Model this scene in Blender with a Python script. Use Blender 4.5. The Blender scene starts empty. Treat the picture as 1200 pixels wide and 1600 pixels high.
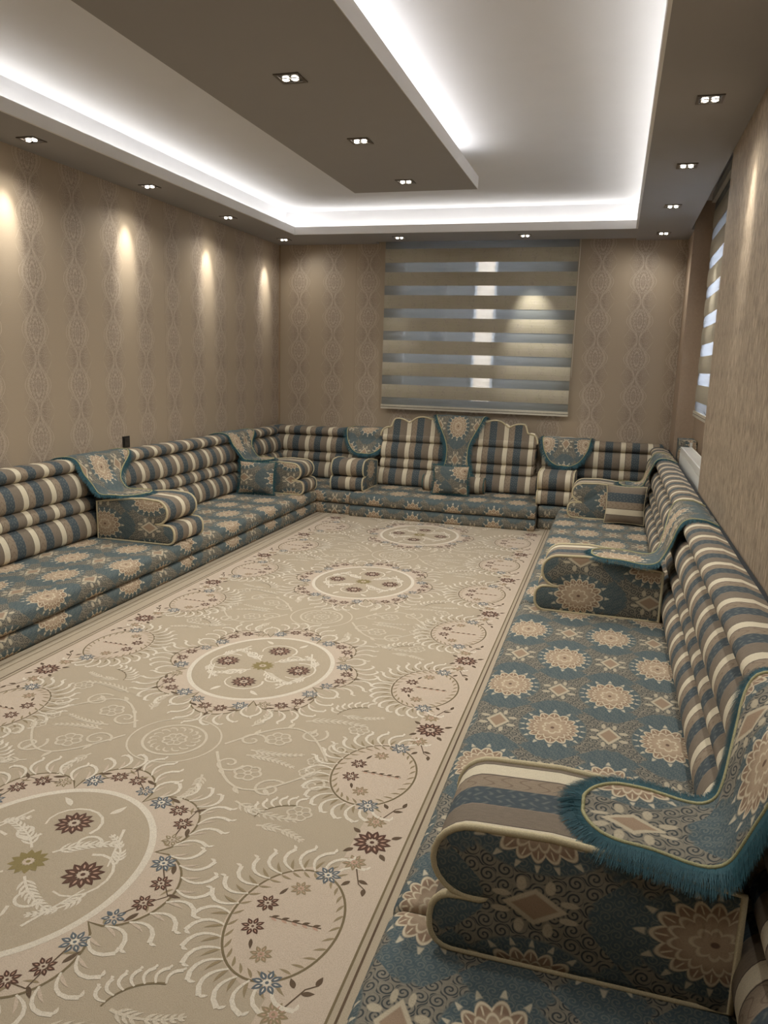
import bpy, bmesh, math, random
from mathutils import Vector, Matrix, Euler
random.seed(7)
sc = bpy.context.scene
COL = sc.collection
PI = math.pi

# ------------------------------------------------------------------ camera
YAW, PITCH, ROLL, FPX, CAMZ = 0.2795, -0.1874, 0.0293, 1219.0, 1.4
def cam_axes():
    cy, sy, cp, sp = math.cos(YAW), math.sin(YAW), math.cos(PITCH), math.sin(PITCH)
    f = Vector((-sy*cp, cy*cp, sp)); r = Vector((cy, sy, 0)); u = r.cross(f)
    cr, sr = math.cos(ROLL), math.sin(ROLL)
    return r*cr + u*sr, u*cr - r*sr, f
_r, _u, _f = cam_axes()
cd = bpy.data.cameras.new('camera'); cam = bpy.data.objects.new('camera', cd); COL.objects.link(cam)
cd.sensor_fit = 'VERTICAL'; cd.sensor_height = 24; cd.lens = 24*FPX/1600; cd.clip_start = .02
cam.matrix_world = Matrix(((_r.x, _u.x, -_f.x, 0), (_r.y, _u.y, -_f.y, 0), (_r.z, _u.z, -_f.z, CAMZ), (0, 0, 0, 1)))
sc.camera = cam
# ------------------------------------------------------------------ world, exposure
w = bpy.data.worlds.new('sky'); sc.world = w; w.use_nodes = True
wn = w.node_tree; wn.nodes['Background'].inputs['Color'].default_value = (.74, .80, 1.0, 1)
WORLD_STRENGTH = 8.5
wn.nodes['Background'].inputs['Strength'].default_value = WORLD_STRENGTH
sc.view_settings.view_transform = 'Standard'; sc.view_settings.look = 'None'
sc.view_settings.exposure = 0.6; sc.view_settings.gamma = 1; sc.view_settings.use_curve_mapping = False
sc.cycles.use_denoising = True
sc.cycles.max_bounces = 8; sc.cycles.diffuse_bounces = 5; sc.cycles.transparent_max_bounces = 12
sc.cycles.sample_clamp_indirect = 6
# light strengths
W_SPOT_LEFT, W_SPOT = 30.0, 30.0
COVE_LED, SLAB_LED = 7.0, 9.5
WARM = (1.0, .97, .90)

# ------------------------------------------------------------------ room numbers (metres)
XL, XR, YB, YF, H = -3.517, .52, 7.96, -1.3, 2.6
CVL, CVR, CVB, CVF = -3.078, .067, 7.322, .45
H1, H2, CW = 2.67, 2.835, .15
SEAT = .22

# ================================================================== helpers
def lin(c):
    return tuple(((x/255)/12.92 if x/255 <= .04045 else ((x/255+.055)/1.055)**2.4) for x in c)
def tag(o, label=None, cat=None, group=None, kind=None):
    if label: o['label'] = label
    if cat: o['category'] = cat
    if group: o['group'] = group
    if kind: o['kind'] = kind
    return o
def empty(name, loc=(0, 0, 0), rz=0, label=None, cat=None, group=None):
    o = bpy.data.objects.new(name, None); COL.objects.link(o); o.location = loc; o.rotation_euler = (0, 0, rz)
    o.empty_display_size = .1
    return tag(o, label, cat, group)
class MB:
    """collects vertices, faces, per-corner uvs and material slots; build() makes one mesh"""
    def __init__(s): s.v = []; s.f = []; s.uv = []; s.m = []; s.c = []
    def face(s, idx, uvs=None, m=0, col=None):
        s.f.append(idx); s.uv.append(uvs or [(0, 0)]*len(idx)); s.m.append(m); s.c.append(col or (1, 1, 1))
    def poly(s, pts, uvs=None, m=0, col=None):
        n = len(s.v); s.v += [tuple(p) for p in pts]; s.face(list(range(n, n+len(pts))), uvs, m, col)
    def box(s, a, b, m=0):
        (x0, y0, z0), (x1, y1, z1) = a, b
        x0, x1 = min(x0, x1), max(x0, x1); y0, y1 = min(y0, y1), max(y0, y1); z0, z1 = min(z0, z1), max(z0, z1)
        P = [(x0,y0,z0),(x1,y0,z0),(x1,y1,z0),(x0,y1,z0),(x0,y0,z1),(x1,y0,z1),(x1,y1,z1),(x0,y1,z1)]
        n = len(s.v); s.v += P
        for q, ax in (((0,3,2,1), 2), ((4,5,6,7), 2), ((0,1,5,4), 1), ((2,3,7,6), 1), ((1,2,6,5), 0), ((3,0,4,7), 0)):
            uv = [((P[i][0] if ax != 0 else P[i][1]), (P[i][1] if ax == 2 else P[i][2])) for i in q]
            s.face([n+i for i in q], uv, m)
        return s
    def tube(s, pts, r, closed=False, seg=6, m=0):
        pts = [Vector(p) for p in pts]; n = len(pts); base = len(s.v); acc = 0
        for i, p in enumerate(pts):
            a = pts[(i-1) % n] if closed or i > 0 else p; b = pts[(i+1) % n] if closed or i < n-1 else p
            t = (b-a); t = t.normalized() if t.length > 1e-9 else Vector((0, 0, 1))
            ref = Vector((0, 0, 1)) if abs(t.z) < .8 else Vector((1, 0, 0))
            e1 = t.cross(ref).normalized(); e2 = t.cross(e1)
            if i and (e1.dot(prev) < 0): e1 = -e1; e2 = -e2
            prev = e1
            for k in range(seg):
                an = 2*PI*k/seg; s.v.append(tuple(p + (e1*math.cos(an)+e2*math.sin(an))*r))
        for i in range(n if closed else n-1):
            for k in range(seg):
                a = base+i*seg+k; b = base+i*seg+(k+1) % seg; c = base+((i+1) % n)*seg+(k+1) % seg; d = base+((i+1) % n)*seg+k
                s.face([a, b, c, d], [(0, i*.01), (.01, i*.01), (.01, i*.01+.01), (0, i*.01+.01)], m)
        if not closed:
            s.face([base+k for k in range(seg)][::-1]); s.face([base+(n-1)*seg+k for k in range(seg)])
        return s
    def build(s, name, mats, parent=None, smooth=False, fix=True, label=None, colattr=False):
        me = bpy.data.meshes.new(name); me.from_pydata(s.v, [], s.f); 
        for m in (mats if isinstance(mats, (list, tuple)) else [mats]): me.materials.append(m)
        ul = me.uv_layers.new(name='UVMap'); flat = [c for q in s.uv for p in q for c in p]; ul.data.foreach_set('uv', flat)
        me.polygons.foreach_set('material_index', s.m)
        if colattr:
            at = me.color_attributes.new('motif_colour', 'FLOAT_COLOR', 'CORNER')
            flat = [x for q, c in zip(s.f, s.c) for _ in q for x in (*c, 1)]; at.data.foreach_set('color', flat)
        if smooth: me.polygons.foreach_set('use_smooth', [True]*len(s.f))
        me.update()
        if fix:
            bm = bmesh.new(); bm.from_mesh(me); bmesh.ops.recalc_face_normals(bm, faces=bm.faces); bm.to_mesh(me); bm.free()
        o = bpy.data.objects.new(name, me); COL.objects.link(o)
        if parent: o.parent = parent
        if label: o['label'] = label
        return o
def struct(name, mb, mat, parent=None):
    o = mb.build(name, mat, parent); o['kind'] = 'structure'; return o
def smooth_angle(o, deg=40):
    me = o.data; me.polygons.foreach_set('use_smooth', [True]*len(me.polygons))
    try: me.set_sharp_from_angle(angle=math.radians(deg))
    except Exception: pass
    return o
def copy_tree(o, parent=None):
    c = o.copy(); COL.objects.link(c); c.parent = parent
    for ch in list(o.children): copy_tree(ch, c)
    return c

# ------------------------------------------------------------------ node expression helper
class N:
    nt = None
    def __init__(s, sock): s.s = sock
    @staticmethod
    def op(o, *a, clamp=False):
        n = N.nt.nodes.new('ShaderNodeMath'); n.operation = o; n.use_clamp = clamp
        for i, x in enumerate(a):
            if isinstance(x, N): N.nt.links.new(x.s, n.inputs[i])
            else: n.inputs[i].default_value = x
        return N(n.outputs[0])
    def __add__(s, o): return N.op('ADD', s, o)
    __radd__ = __add__
    def __sub__(s, o): return N.op('SUBTRACT', s, o)
    def __rsub__(s, o): return N.op('SUBTRACT', o, s)
    def __mul__(s, o): return N.op('MULTIPLY', s, o)
    __rmul__ = __mul__
    def __truediv__(s, o): return N.op('DIVIDE', s, o)
def fl(x): return N.op('FLOOR', x)
def fr(x): return N.op('FRACT', x)
def ab(x): return N.op('ABSOLUTE', x)
def cos(x): return N.op('COSINE', x)
def sin(x): return N.op('SINE', x)
def mx(a, b): return N.op('MAXIMUM', a, b)
def mn(a, b): return N.op('MINIMUM', a, b)
def hyp(x, y): return N.op('SQRT', x*x + y*y)
def below(x, e, w):  # 1 where x < e
    return N.op('MULTIPLY_ADD', x, -1.0/w, (e if isinstance(e, N) else e)/w + .5, clamp=True) if not isinstance(e, N) else N.op('MULTIPLY_ADD', x - e, -1.0/w, .5, clamp=True)
def band(x, c, hw, w): return below(ab(x - c), hw, w)
def rgb(c):
    n = N.nt.nodes.new('ShaderNodeRGB'); n.outputs[0].default_value = (*lin(c), 1); return N(n.outputs[0])
def mix(a, b, t):
    n = N.nt.nodes.new('ShaderNodeMix'); n.data_type = 'RGBA'
    for x, sk in ((t, 0), (a, 6), (b, 7)):
        if isinstance(x, N): N.nt.links.new(x.s, n.inputs[sk])
        elif sk == 0: n.inputs[0].default_value = x
        else: n.inputs[sk].default_value = (*lin(x), 1)
    return N(n.outputs[2])
def noise(vec, scale, detail=2, rough=.5):
    n = N.nt.nodes.new('ShaderNodeTexNoise'); n.inputs['Scale'].default_value = scale; n.inputs['Detail'].default_value = detail
    n.inputs['Roughness'].default_value = rough
    if vec is not None: N.nt.links.new(vec, n.inputs['Vector'])
    return N(n.outputs['Fac'])
def coord(kind='UV'):
    n = N.nt.nodes.new('ShaderNodeTexCoord'); s = n.outputs[kind]
    x = N.nt.nodes.new('ShaderNodeSeparateXYZ'); N.nt.links.new(s, x.inputs[0])
    return s, N(x.outputs[0]), N(x.outputs[1]), N(x.outputs[2])
def vec(x, y, z=0.0):
    n = N.nt.nodes.new('ShaderNodeCombineXYZ')
    for i, a in enumerate((x, y, z)):
        if isinstance(a, N): N.nt.links.new(a.s, n.inputs[i])
        else: n.inputs[i].default_value = a
    return n.outputs[0]
def newmat(name, rough=.8, spec=.3):
    m = bpy.data.materials.new(name); m.use_nodes = True; N.nt = m.node_tree
    b = m.node_tree.nodes['Principled BSDF']; b.inputs['Roughness'].default_value = rough
    b.inputs['Specular IOR Level'].default_value = spec
    return m, b
def setcol(b, c): N.nt.links.new(c.s, b.inputs['Base Color'])
def bump(b, h, strength=.3, dist=.003):
    n = N.nt.nodes.new('ShaderNodeBump'); n.inputs['Strength'].default_value = strength; n.inputs['Distance'].default_value = dist
    N.nt.links.new(h.s, n.inputs['Height']); N.nt.links.new(n.outputs[0], b.inputs['Normal'])
def plain(name, c, rough=.6, spec=.4, metal=0, grain=0.06, gs=60):
    m, b = newmat(name, rough, spec); b.inputs['Metallic'].default_value = metal
    s, x, y, z = coord('Object'); n = noise(s, gs, 2)
    d = tuple(max(0, k*(1-grain)) for k in c); l = tuple(min(255, k*(1+grain)) for k in c)
    setcol(b, mix(d, l, n)); return m
def emitter(name, c, strength):
    m = bpy.data.materials.new(name); m.use_nodes = True; nt = m.node_tree
    b = nt.nodes['Principled BSDF']; b.inputs['Base Color'].default_value = (*c, 1)
    b.inputs['Emission Color'].default_value = (*c, 1); b.inputs['Emission Strength'].default_value = strength
    return m

# ------------------------------------------------------------------ materials
FU, FV = .365, .66         # damask repeat
def mat_damask(name, dark=1.0):
    m, b = newmat(name, .85, .2)
    s, u, v, _ = coord('UV')
    wob = noise(s, 9, 1)
    def cell(x, y):          # nearest lattice point of a rectangular lattice
        return (fr(x/FU + .5) - .5)*FU, (fr(y/FV + .5) - .5)*FV
    # flowers at (0,0)+(.5,.5): take the nearer of the two rectangular lattices
    x1, y1 = cell(u, v); x2, y2 = cell(u + FU/2, v + FV/2)
    r1 = hyp(x1/.088, y1/.118); r2 = hyp(x2/.088, y2/.118)
    near = N.op('LESS_THAN', r1, r2)
    def sel(a, c): return c + near*(a - c)
    fx, fy, r = sel(x1, x2), sel(y1, y2), mn(r1, r2)
    th = N.op('ARCTAN2', fy, fx)
    c8 = ab(cos(th*8.0)); R = .82 + .18*c8
    flower = below(r, R, .05)
    edge = band(r, R - .04, .045, .05)
    Rm = .56 + .14*ab(sin(th*8.0)); inner = band(r, Rm, .035, .04); Ri = .26 + .10*ab(cos(th*4.0)); core = band(r, Ri, .035, .04)
    veins = below(ab(sin(th*8.0)), .16, .12)*band(r, .80, .1, .05)
    crown = band(r, 1.14, .09, .05)*below(ab(sin(th*8.0)), (1.27 - r)*2.2, .2)
    # diamonds at the other lattice
    a1, b1 = cell(u + FU/2, v); a2, b2 = cell(u, v + FV/2)
    q1 = ab(a1)/.034 + ab(b1)/.055; q2 = ab(a2)/.034 + ab(b2)/.055
    nd = N.op('LESS_THAN', q1, q2); dx, dy, q = a2 + nd*(a1-a2), b2 + nd*(b1-b2), mn(q1, q2)
    dia_fill = below(q, 1.0, .1); dia_edge = band(q, 1.0, .17, .12)
    leafx = below(hyp((ab(dx)-.046)/.015, (ab(dy)-.028)/.010), 1.0, .3)
    leafy = below(hyp((ab(dx)-.018)/.007, (ab(dy)-.066)/.018), 1.0, .3)
    leafs = mx(leafx, leafy)
    # scroll fields of little spirals: bold ones on tan, finer ones on the blue zones
    def scroll(S, tn):
        k = fr(fl(v/S)*.5)*2.0
        gx = u/S + k*.5; gy = v/S
        par = fr((fl(gx) + fl(gy))*.5)*4.0 - 1.0
        px = (fr(gx) - .5)*par; py = fr(gy) - .5
        pr = hyp(px, py); pt = N.op('ARCTAN2', py, px)
        sp = band(fr(pt/(2*PI) + pr*tn), .5, .19, .16)*below(pr, .47, .06)
        return mx(sp, band(pr, .56, .05, .06)*below(py*par, .12, .1))
    spiral = scroll(.034, 3.4); fine = scroll(.023, 2.6)
    # blue ogee zones above and below flowers, and a ring round them
    zone = below(r, 1.26, .08)
    ty = ab(fy) - .165
    zone = mx(zone, below(hyp(fx/.092, ty/.062) + .10*sin(fx*190.0)*cos(ty*170.0), 1.0, .12))
    blue_n = mix((68, 84, 90), (92, 106, 110), noise(s, 160, 2))
    tan_n = mix((134, 126, 110), (160, 150, 131), noise(s, 140, 2))
    ground = mix(mix(tan_n, blue_n, .22), blue_n, zone)
    ground = mix(ground, (52, 60, 65), spiral*(1.0-zone)*.9)
    ground = mix(ground, (118, 122, 116), fine*zone*.75)
    ground = mix(ground, (202, 192, 168), crown*.9)
    fcol = mix((146, 122, 102), (178, 157, 133), below(r, .62, .3))
    fcol = mix(fcol, (112, 90, 76), below(r, .07, .03))
    fcol = mix(fcol, (212, 199, 172), mx(mx(edge, inner), mx(core, veins))*.9)
    col = mix(ground, fcol, flower)
    col = mix(col, (158, 136, 114), dia_fill); col = mix(col, (192, 180, 156), mx(dia_edge, leafs*.85))
    weave = noise(vec(u*900.0, v*300.0), 1, 1)
    col = mix(col, (50, 56, 60), below(weave, .42, .2)*.22 )
    setcol(b, mix(col, tuple(int(40*dark) for _ in range(3)), 1.0-dark))
    bump(b, flower*.6 + edge*.4 + spiral*.3 + weave*.5, .35, .0015)
    return m
SP = .24                    # stripe repeat
def mat_stripe(name):
    m, b = newmat(name, .85, .2)
    s, u, v, _ = coord('UV')
    t = fr(v/SP)
    n1 = noise(vec(u*60.0, v*240.0), 1, 2); fine = noise(s, 420, 1)
    tan = mix((132, 118, 101), (162, 146, 126), n1)
    tan2 = mix((112, 102, 91), (142, 129, 113), n1)
    cream = mix((204, 193, 168), (224, 214, 190), n1)
    ph = fr(u/.05); loc = (fr(v/.03) - .5)
    mot = band(fr(u/.024 + .25*sin(v*210.0)), .5, .16, .2)*band(fr(v/.020 + .25*sin(u*130.0)), .5, .26, .2)
    blue = mix(mix((64, 73, 79), (86, 96, 101), n1), (128, 130, 122), mot*.5)
    # order in one repeat: cream, tan, blue, tan
    col = mix(tan, cream, below(t, .185, .01))
    col = mix(col, tan2, band(t, .86, .14, .01))
    sc1 = band(fr(u/.04 + .3*sin(v*160.0)), .5, .07, .08)
    col = mix(col, (104, 84, 74), sc1*band(t, .30, .10, .02)*.5)
    col = mix(col, blue, band(t, .565, .145, .01))
    col = mix(col, (92, 82, 74), mx(band(t, .195, .008, .006), band(t, .995, .006, .006)))
    col = mix(col, (58, 60, 60), below(fine, .42, .2)*.18)
    setcol(b, col); bump(b, fine + n1*.5, .3, .001)
    return m
def mat_wallpaper(name, cw=.40, ch=.345, off=0.0, rows=.172, strength=1.0):
    m, b = newmat(name, .42, .45)
    s, u, v, _ = coord('UV')
    x = ab(fr((u - off)/cw + .5) - .5)*cw        # distance to column axis
    y = (fr((v - rows)/ch + .5) - .5)*ch
    wob = noise(s, 26, 2) - .5
    ox = x + wob*.012
    # pointed ogee frames
    yy = ab(y)/(ch/2)
    w0 = cos(yy*PI)*.5 + .5
    def ogee(a, hw): return band(ox - (w0*a + .006), 0.0, hw*1.4, .003)
    lines = mx(mx(ogee(.080, .0022), ogee(.052, .0016)), mx(ogee(.112, .0016), 0.0))
    # flung-out branches
    br = band(ox - (.035 + yy*.11), 0.0, .0018, .003)*below(yy, .98, .05)*below(ox, .13, .02)
    ov = hyp(ox/.026, y/.070); th = N.op('ARCTAN2', y/.07, ox/.026)
    oval = band(ov, .8 + .2*ab(sin(th*7.0)), .14, .1); dots = below(ov, .55, .1)*band(fr(th*2.2 + ov*3.0), .5, .2, .2)
    leaf = below(noise(vec(x*190.0, y*130.0), 1, 2, .6), .47, .04)*below(ox, .10, .05)
    fz = below(noise(vec(x*260.0, y*200.0), 1, 2, .7), .50, .06)
    fringe_ = band(ox - (w0*.080 + .012), 0.0, .010, .006)*fz
    pet = band(hyp(ox/.045, y/.10), 1.0, .10, .1)*band(fr(th*3.2), .5, .28, .2)
    brk = below(noise(vec(x*330.0, v*330.0), 1, 2, .7), .52, .16)
    allm = mx(mx(mx(lines, fringe_*.8), br*.9), mx(mx(oval, pet), mx(dots*.8, leaf*.8)))
    base = mix((164, 148, 127), (178, 161, 139), noise(vec(u*500.0, v*120.0), 1, 2))
    base = mix(base, (140, 124, 109), below(x, .085, .09)*.85)
    col = mix(base, (216, 200, 180), allm*(.22 + .50*brk)*strength)
    seam = band(fr((u-off)/1.06 + .27), .5, .0012, .001)
    col = mix(col, (120, 102, 84), seam*.6)
    setcol(b, col); b.inputs['Roughness'].default_value = .5
    bump(b, allm + noise(vec(u*300.0, v*300.0), 1, 1)*.6, .35, .0012)
    return m
def mat_bark(name):          # companion paper: vertical woody streaks
    m, b = newmat(name, .5, .45)
    s, u, v, _ = coord('UV')
    n1 = noise(vec(u*120.0, v*14.0), 1, 4, .65); n2 = noise(vec(u*40.0, v*5.0), 1, 3)
    col = mix((122, 106, 88), (194, 176, 152), below(n1, .5, .28)); col = mix(col, (104, 88, 70), band(n2, .5, .02, .03)*.7)
    setcol(b, col); bump(b, n1, .6, .003); return m
M = {}
M['damask'] = mat_damask('blue_grey_damask')
M['stripe'] = mat_stripe('striped_fabric')
M['wall_left'] = mat_wallpaper('damask_wallpaper_left', .405, .342, 4.206 - .405*10, 0.862)
M['wall_back'] = mat_wallpaper('damask_wallpaper_back', .385, .355, -2.903, 1.16)
M['bark'] = mat_bark('streaked_wallpaper')
M['plainpaper'] = plain('plain_tan_wallpaper', (168, 148, 127), .6, .3, grain=.05)
M['ceil'] = plain('ceiling_paint', (226, 224, 222), .9, .1, grain=.01, gs=5)
M['white'] = plain('cove_white_paint', (226, 226, 228), .9, .1, grain=.01, gs=5)
M['ceil_shade'] = plain('shaded_ceiling_paint', (158, 155, 153), .8, .2, grain=.01, gs=5)  # same white ceiling paint, darkened to carry the underside's shade
M['pipe'] = plain('cream_piping', (196, 184, 152), .8, .2, grain=.15, gs=400)
M['teal'] = plain('teal_fringe_yarn', (34, 78, 88), .6, .4, grain=.35, gs=900)
M['teal_edge'] = plain('teal_edging', (52, 92, 92), .7, .3, grain=.2, gs=300)
M['braid'] = plain('gold_green_braid', (150, 146, 108), .6, .4, grain=.35, gs=500)
M['darkcloth'] = plain('dark_underside_cloth', (58, 60, 62), .9, .1)
M['frame_metal'] = plain('grey_lamp_metal', (104, 96, 88), .35, .6, metal=.6)
M['black'] = plain('black_plastic', (28, 26, 24), .35, .5)
M['chrome'] = plain('worn_chrome', (190, 186, 176), .25, .6, metal=.9)
M['enamel'] = plain('white_enamel', (226, 224, 216), .35, .5, grain=.02)
M['rail'] = plain('blind_rail_aluminium', (206, 200, 184), .35, .5, metal=.3)
M['railedge'] = plain('blind_rail_dark_line', (90, 84, 74), .5, .3)
M['parquet'] = plain('beige_floor_stone', (170, 156, 134), .5, .4)
M['bulb'] = emitter('lit_bulb', (1, .93, .82), 22)
M['led'] = emitter('led_strip_white', (1, .98, .94), COVE_LED)
M['led_slab'] = emitter('led_strip_slab', (1, .985, .97), SLAB_LED)
M['outside'] = plain('sky_block_grey', (68, 68, 62), .9, .1)
M['pvc'] = plain('white_window_pvc', (225, 226, 226), .4, .5, grain=.02)
def glass():
    m, b = newmat('window_glass', .02, .5); b.inputs['Transmission Weight'].default_value = 1; b.inputs['IOR'].default_value = 1.1
    s, x, y, z = coord('Object'); setcol(b, mix((236, 240, 240), (244, 246, 246), noise(s, 3, 1))); return m
M['glass'] = glass()
def mat_band():              # opaque zebra-blind fabric with a woven pattern
    m, b = newmat('opaque_blind_fabric', .45, .5)
    s, x, y, z = coord('Object'); h = x + y
    n1 = noise(vec(h*4.0, z*160.0), 1, 3); n2 = noise(vec(h*9.0, z*9.0), 1, 2)
    mot = band(fr(h/.12), .5, .25, .2)*band(fr(n2*9.0), .5, .08, .1)
    col = mix((156, 147, 130), (180, 171, 153), n1); col = mix(col, (132, 128, 118), mot*.5)
    col = mix(col, (164, 158, 132), band(n2, .5, .06, .1)*.4)
    setcol(b, col); bump(b, n1, .3, .001); return m
M['band'] = mat_band()
def mat_sheer():
    m = bpy.data.materials.new('sheer_blind_net'); m.use_nodes = True; nt = m.node_tree; N.nt = nt
    b = nt.nodes['Principled BSDF']; b.inputs['Roughness'].default_value = .6
    s, x, y, z = coord('Object')
    setcol(b, mix((120, 124, 120), (150, 152, 146), noise(vec((x+y)*6.0, z*400.0), 1, 2)))
    t = nt.nodes.new('ShaderNodeBsdfTranslucent'); t.inputs[0].default_value = (.55, .56, .58, 1)
    tr = nt.nodes.new('ShaderNodeBsdfTransparent'); tr.inputs[0].default_value = (.9, .9, .86, 1)
    m1 = nt.nodes.new('ShaderNodeMixShader'); m1.inputs[0].default_value = .35
    nt.links.new(b.outputs[0], m1.inputs[1]); nt.links.new(t.outputs[0], m1.inputs[2])
    m2 = nt.nodes.new('ShaderNodeMixShader'); m2.inputs[0].default_value = .35
    nt.links.new(m1.outputs[0], m2.inputs[1]); nt.links.new(tr.outputs[0], m2.inputs[2])
    nt.links.new(m2.outputs[0], nt.nodes['Material Output'].inputs[0]); return m
M['sheer'] = mat_sheer()

# ================================================================== room shell
T = .12
f = MB().box((XL-T, YF-T, -.1), (XR+.6, YB+T, 0)); struct('floor', f, M['parquet'])
wl = MB(); wl.box((XL-T, YF, 0), (XL, YB, 3.0)); struct('wall_left', wl, M['wall_left'])
# back wall with window opening
bx0, bx1, bz0, bz1 = -2.22, -.52, .99, 2.54
wb = MB()
for a, c in (((XL, 0), (bx0, 3.0)), ((bx1, 0), (.80, 3.0)), ((bx0, 0), (bx1, bz0)), ((bx0, bz1), (bx1, 3.0))):
    wb.box((a[0], YB, a[1]), (c[0], YB+.2, c[1]))
struct('wall_back', wb, M['wall_back'])
# right side: near wall, niche with radiator and window, far pier
NY0, NY1, NX, PX = 4.90, 7.44, .70, .545
struct('wall_right', MB().box((XR, YF, 0), (XR+.35, NY0, 3.0)), M['bark'])
ry0, ry1, rz0, rz1 = 5.25, 6.85, 1.12, 2.45
wn_ = MB()
for a, c in (((NY0, 0), (ry0, 3.0)), ((ry1, 0), (NY1, 3.0)), ((ry0, 0), (ry1, rz0)), ((ry0, rz1), (ry1, 3.0))):
    wn_.box((NX, a[0], a[1]), (NX+.2, c[0], c[1]))
struct('wall_right_niche', wn_, M['plainpaper'])
struct('wall_right_pier', MB().box((PX, NY1, 0), (NX+.2, YB, 3.0)), M['plainpaper'])
struct('wall_front', MB().box((XL, YF-T, 0), (XR+.35, YF, 3.0)), M['plainpaper'])
struct('trim_1', MB().box((XL, YB-.012, 0), (XL+.012, YB, H)), plain('corner_bead_tan', (160, 138, 114), .5, .3))

# dropped ceiling ring with cove opening; a curtain pocket along the back wall and over the niche
cl = MB(); CT = .03
PB0, PB1, PBY = -2.42, .16, 7.84
cl.box((XL, YF, H), (CVL-.015, YB, H+CT)); cl.box((CVR+.015, YF, H), (XR, YB, H+CT))
cl.box((CVL-.015, YF, H), (CVR+.015, CVF-.015, H+CT)); cl.box((CVL-.015, CVB+.015, H), (CVR+.015, PBY, H+CT))
cl.box((CVL-.015, PBY, H), (PB0, YB, H+CT))
cl.box((PX-.03, NY1-.02, H), (PX, YB, H+CT))
struct('ceiling', cl, M['ceil_shade'])
ft = MB(); e = .015
ft.box((CVL-e, CVF, H), (CVL, CVB, H1)); ft.box((CVR, CVF, H), (CVR+e, CVB, H1))
ft.box((CVL-e, CVB, H), (CVR+e, CVB+e, H1)); ft.box((CVL-e, CVF-e, H), (CVR+e, CVF, H1))
struct('trim_2', ft, M['ceil'])
cv = MB(); a0, a1, b0, b1 = CVL-CW, CVR+CW, CVF-CW, CVB+CW
cv.box((a0-e, b0-e, H+CT), (a0, b1+e, H2)); cv.box((a1, b0-e, H+CT), (a1+e, b1+e, H2))
cv.box((a0, b0-e, H+CT), (a1, b0, H2)); cv.box((a0, b1, H+CT), (a1, b1+e, H2))
struct('trim_3', cv, M['white'])
struct('ceiling_upper', MB().box((XL-T, YF-T, H2), (NX+.3, YB+.2, H2+.08)), M['white'])
# floating centre panel
SL, SR, SY, SY0, ST = -1.904, -1.0155, 5.63, -.4, 2.682
struct('ceiling_panel', MB().box((SL, SY0, H), (SR, SY, ST), 0), M['ceil_shade'])
pe = MB().box((SR-.001, SY0, H), (SR+.004, SY, ST)); struct('trim_4', pe, M['ceil'])
struct('trim_5', MB().box((SL+.2, SY0+.2, ST), (SR-.2, SY-.25, H2)), M['white'])
# LED strips (part of the lamps, hidden behind the lips)
def led(a, b, mat, label, parent_name='led_strip', group='hidden led strips of the ceiling cove'):
    o = MB().box(a, b).build(parent_name, mat); tag(o, label, 'light strip', group); return o
zl = H+CT
led((a0+.03, b0+.1, zl), (a0+.06, b1-.05, zl+.012), M['led'], 'white light strip hidden behind the left ceiling lip')
led((a1-.06, b0+.1, zl), (a1-.03, b1-.05, zl+.012), M['led'], 'white light strip hidden behind the right ceiling lip')
led((a0+.1, b1-.06, zl), (a1-.1, b1-.03, zl+.012), M['led'], 'white light strip hidden behind the ceiling lip by back wall')
led((SR-.13, SY0+.1, ST), (SR-.10, SY-.12, ST+.012), M['led_slab'], 'white light strip on top of the floating ceiling panel')

# ------------------------------------------------------------------ windows
def window(name, ax, c0, c1, z0, z1, p, depth):
    root = empty(name); root['kind'] = 'structure'
    def bxx(a, b, z_0, z_1, d0, d1, mat, nm, par):
        m = MB()
        if ax == 'x': m.box((a, p+d0, z_0), (b, p+d1, z_1))
        else: m.box((p+d0, a, z_0), (p+d1, b, z_1))
        return m.build(nm, mat, par)
    t = .06; mid = c0+(c1-c0)*(.28 if ax == 'x' else .5)
    for (A, B, C, D) in ((c0, c0+t, z0, z1), (c1-t, c1, z0, z1), (c0+t, c1-t, z0, z0+t), (c0+t, c1-t, z1-t, z1), (mid-t/2, mid+t/2, z0+t, z1-t)):
        bxx(A, B, C, D, depth, depth+.06, M['pvc'], 'window_frame', root)
    for A, B in ((c0+t, mid-t/2), (mid+t/2, c1-t)):
        bxx(A, B, z0+t, z1-t, depth+.025, depth+.032, M['glass'], 'pane', root)
    return root
window('window_1', 'x', bx0, bx1, bz0, bz1, YB, .10)
window('window_2', 'y', ry0, ry1, rz0, rz1, NX, .10)
# added unseen wall behind the back window, keeps sky light off it
nb = MB().box((-6.6, YB+1.6, -.5), (.9, YB+1.8, 6.5)); o = nb.build('sky_block_wall', M['outside']); o['kind'] = 'structure'
M['patch_glow'] = emitter('blind_patch_glow', (1, .84, .70), 2.3)  # added emissive strip, makes the warm patches seen through the sheer bands
lw_ = MB(); lw_.box((-1.66, YB+1.585, .6), (-1.46, YB+1.60, 2.9)); lw_.build('blind_patch_strip', M['patch_glow'], o)
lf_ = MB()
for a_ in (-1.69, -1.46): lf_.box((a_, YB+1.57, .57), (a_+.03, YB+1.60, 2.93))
lf_.box((-1.69, YB+1.57, .57), (-1.43, YB+1.60, .60)); lf_.build('patch_strip_frame', M['pvc'], o)  # bars round the added glow strip

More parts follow.
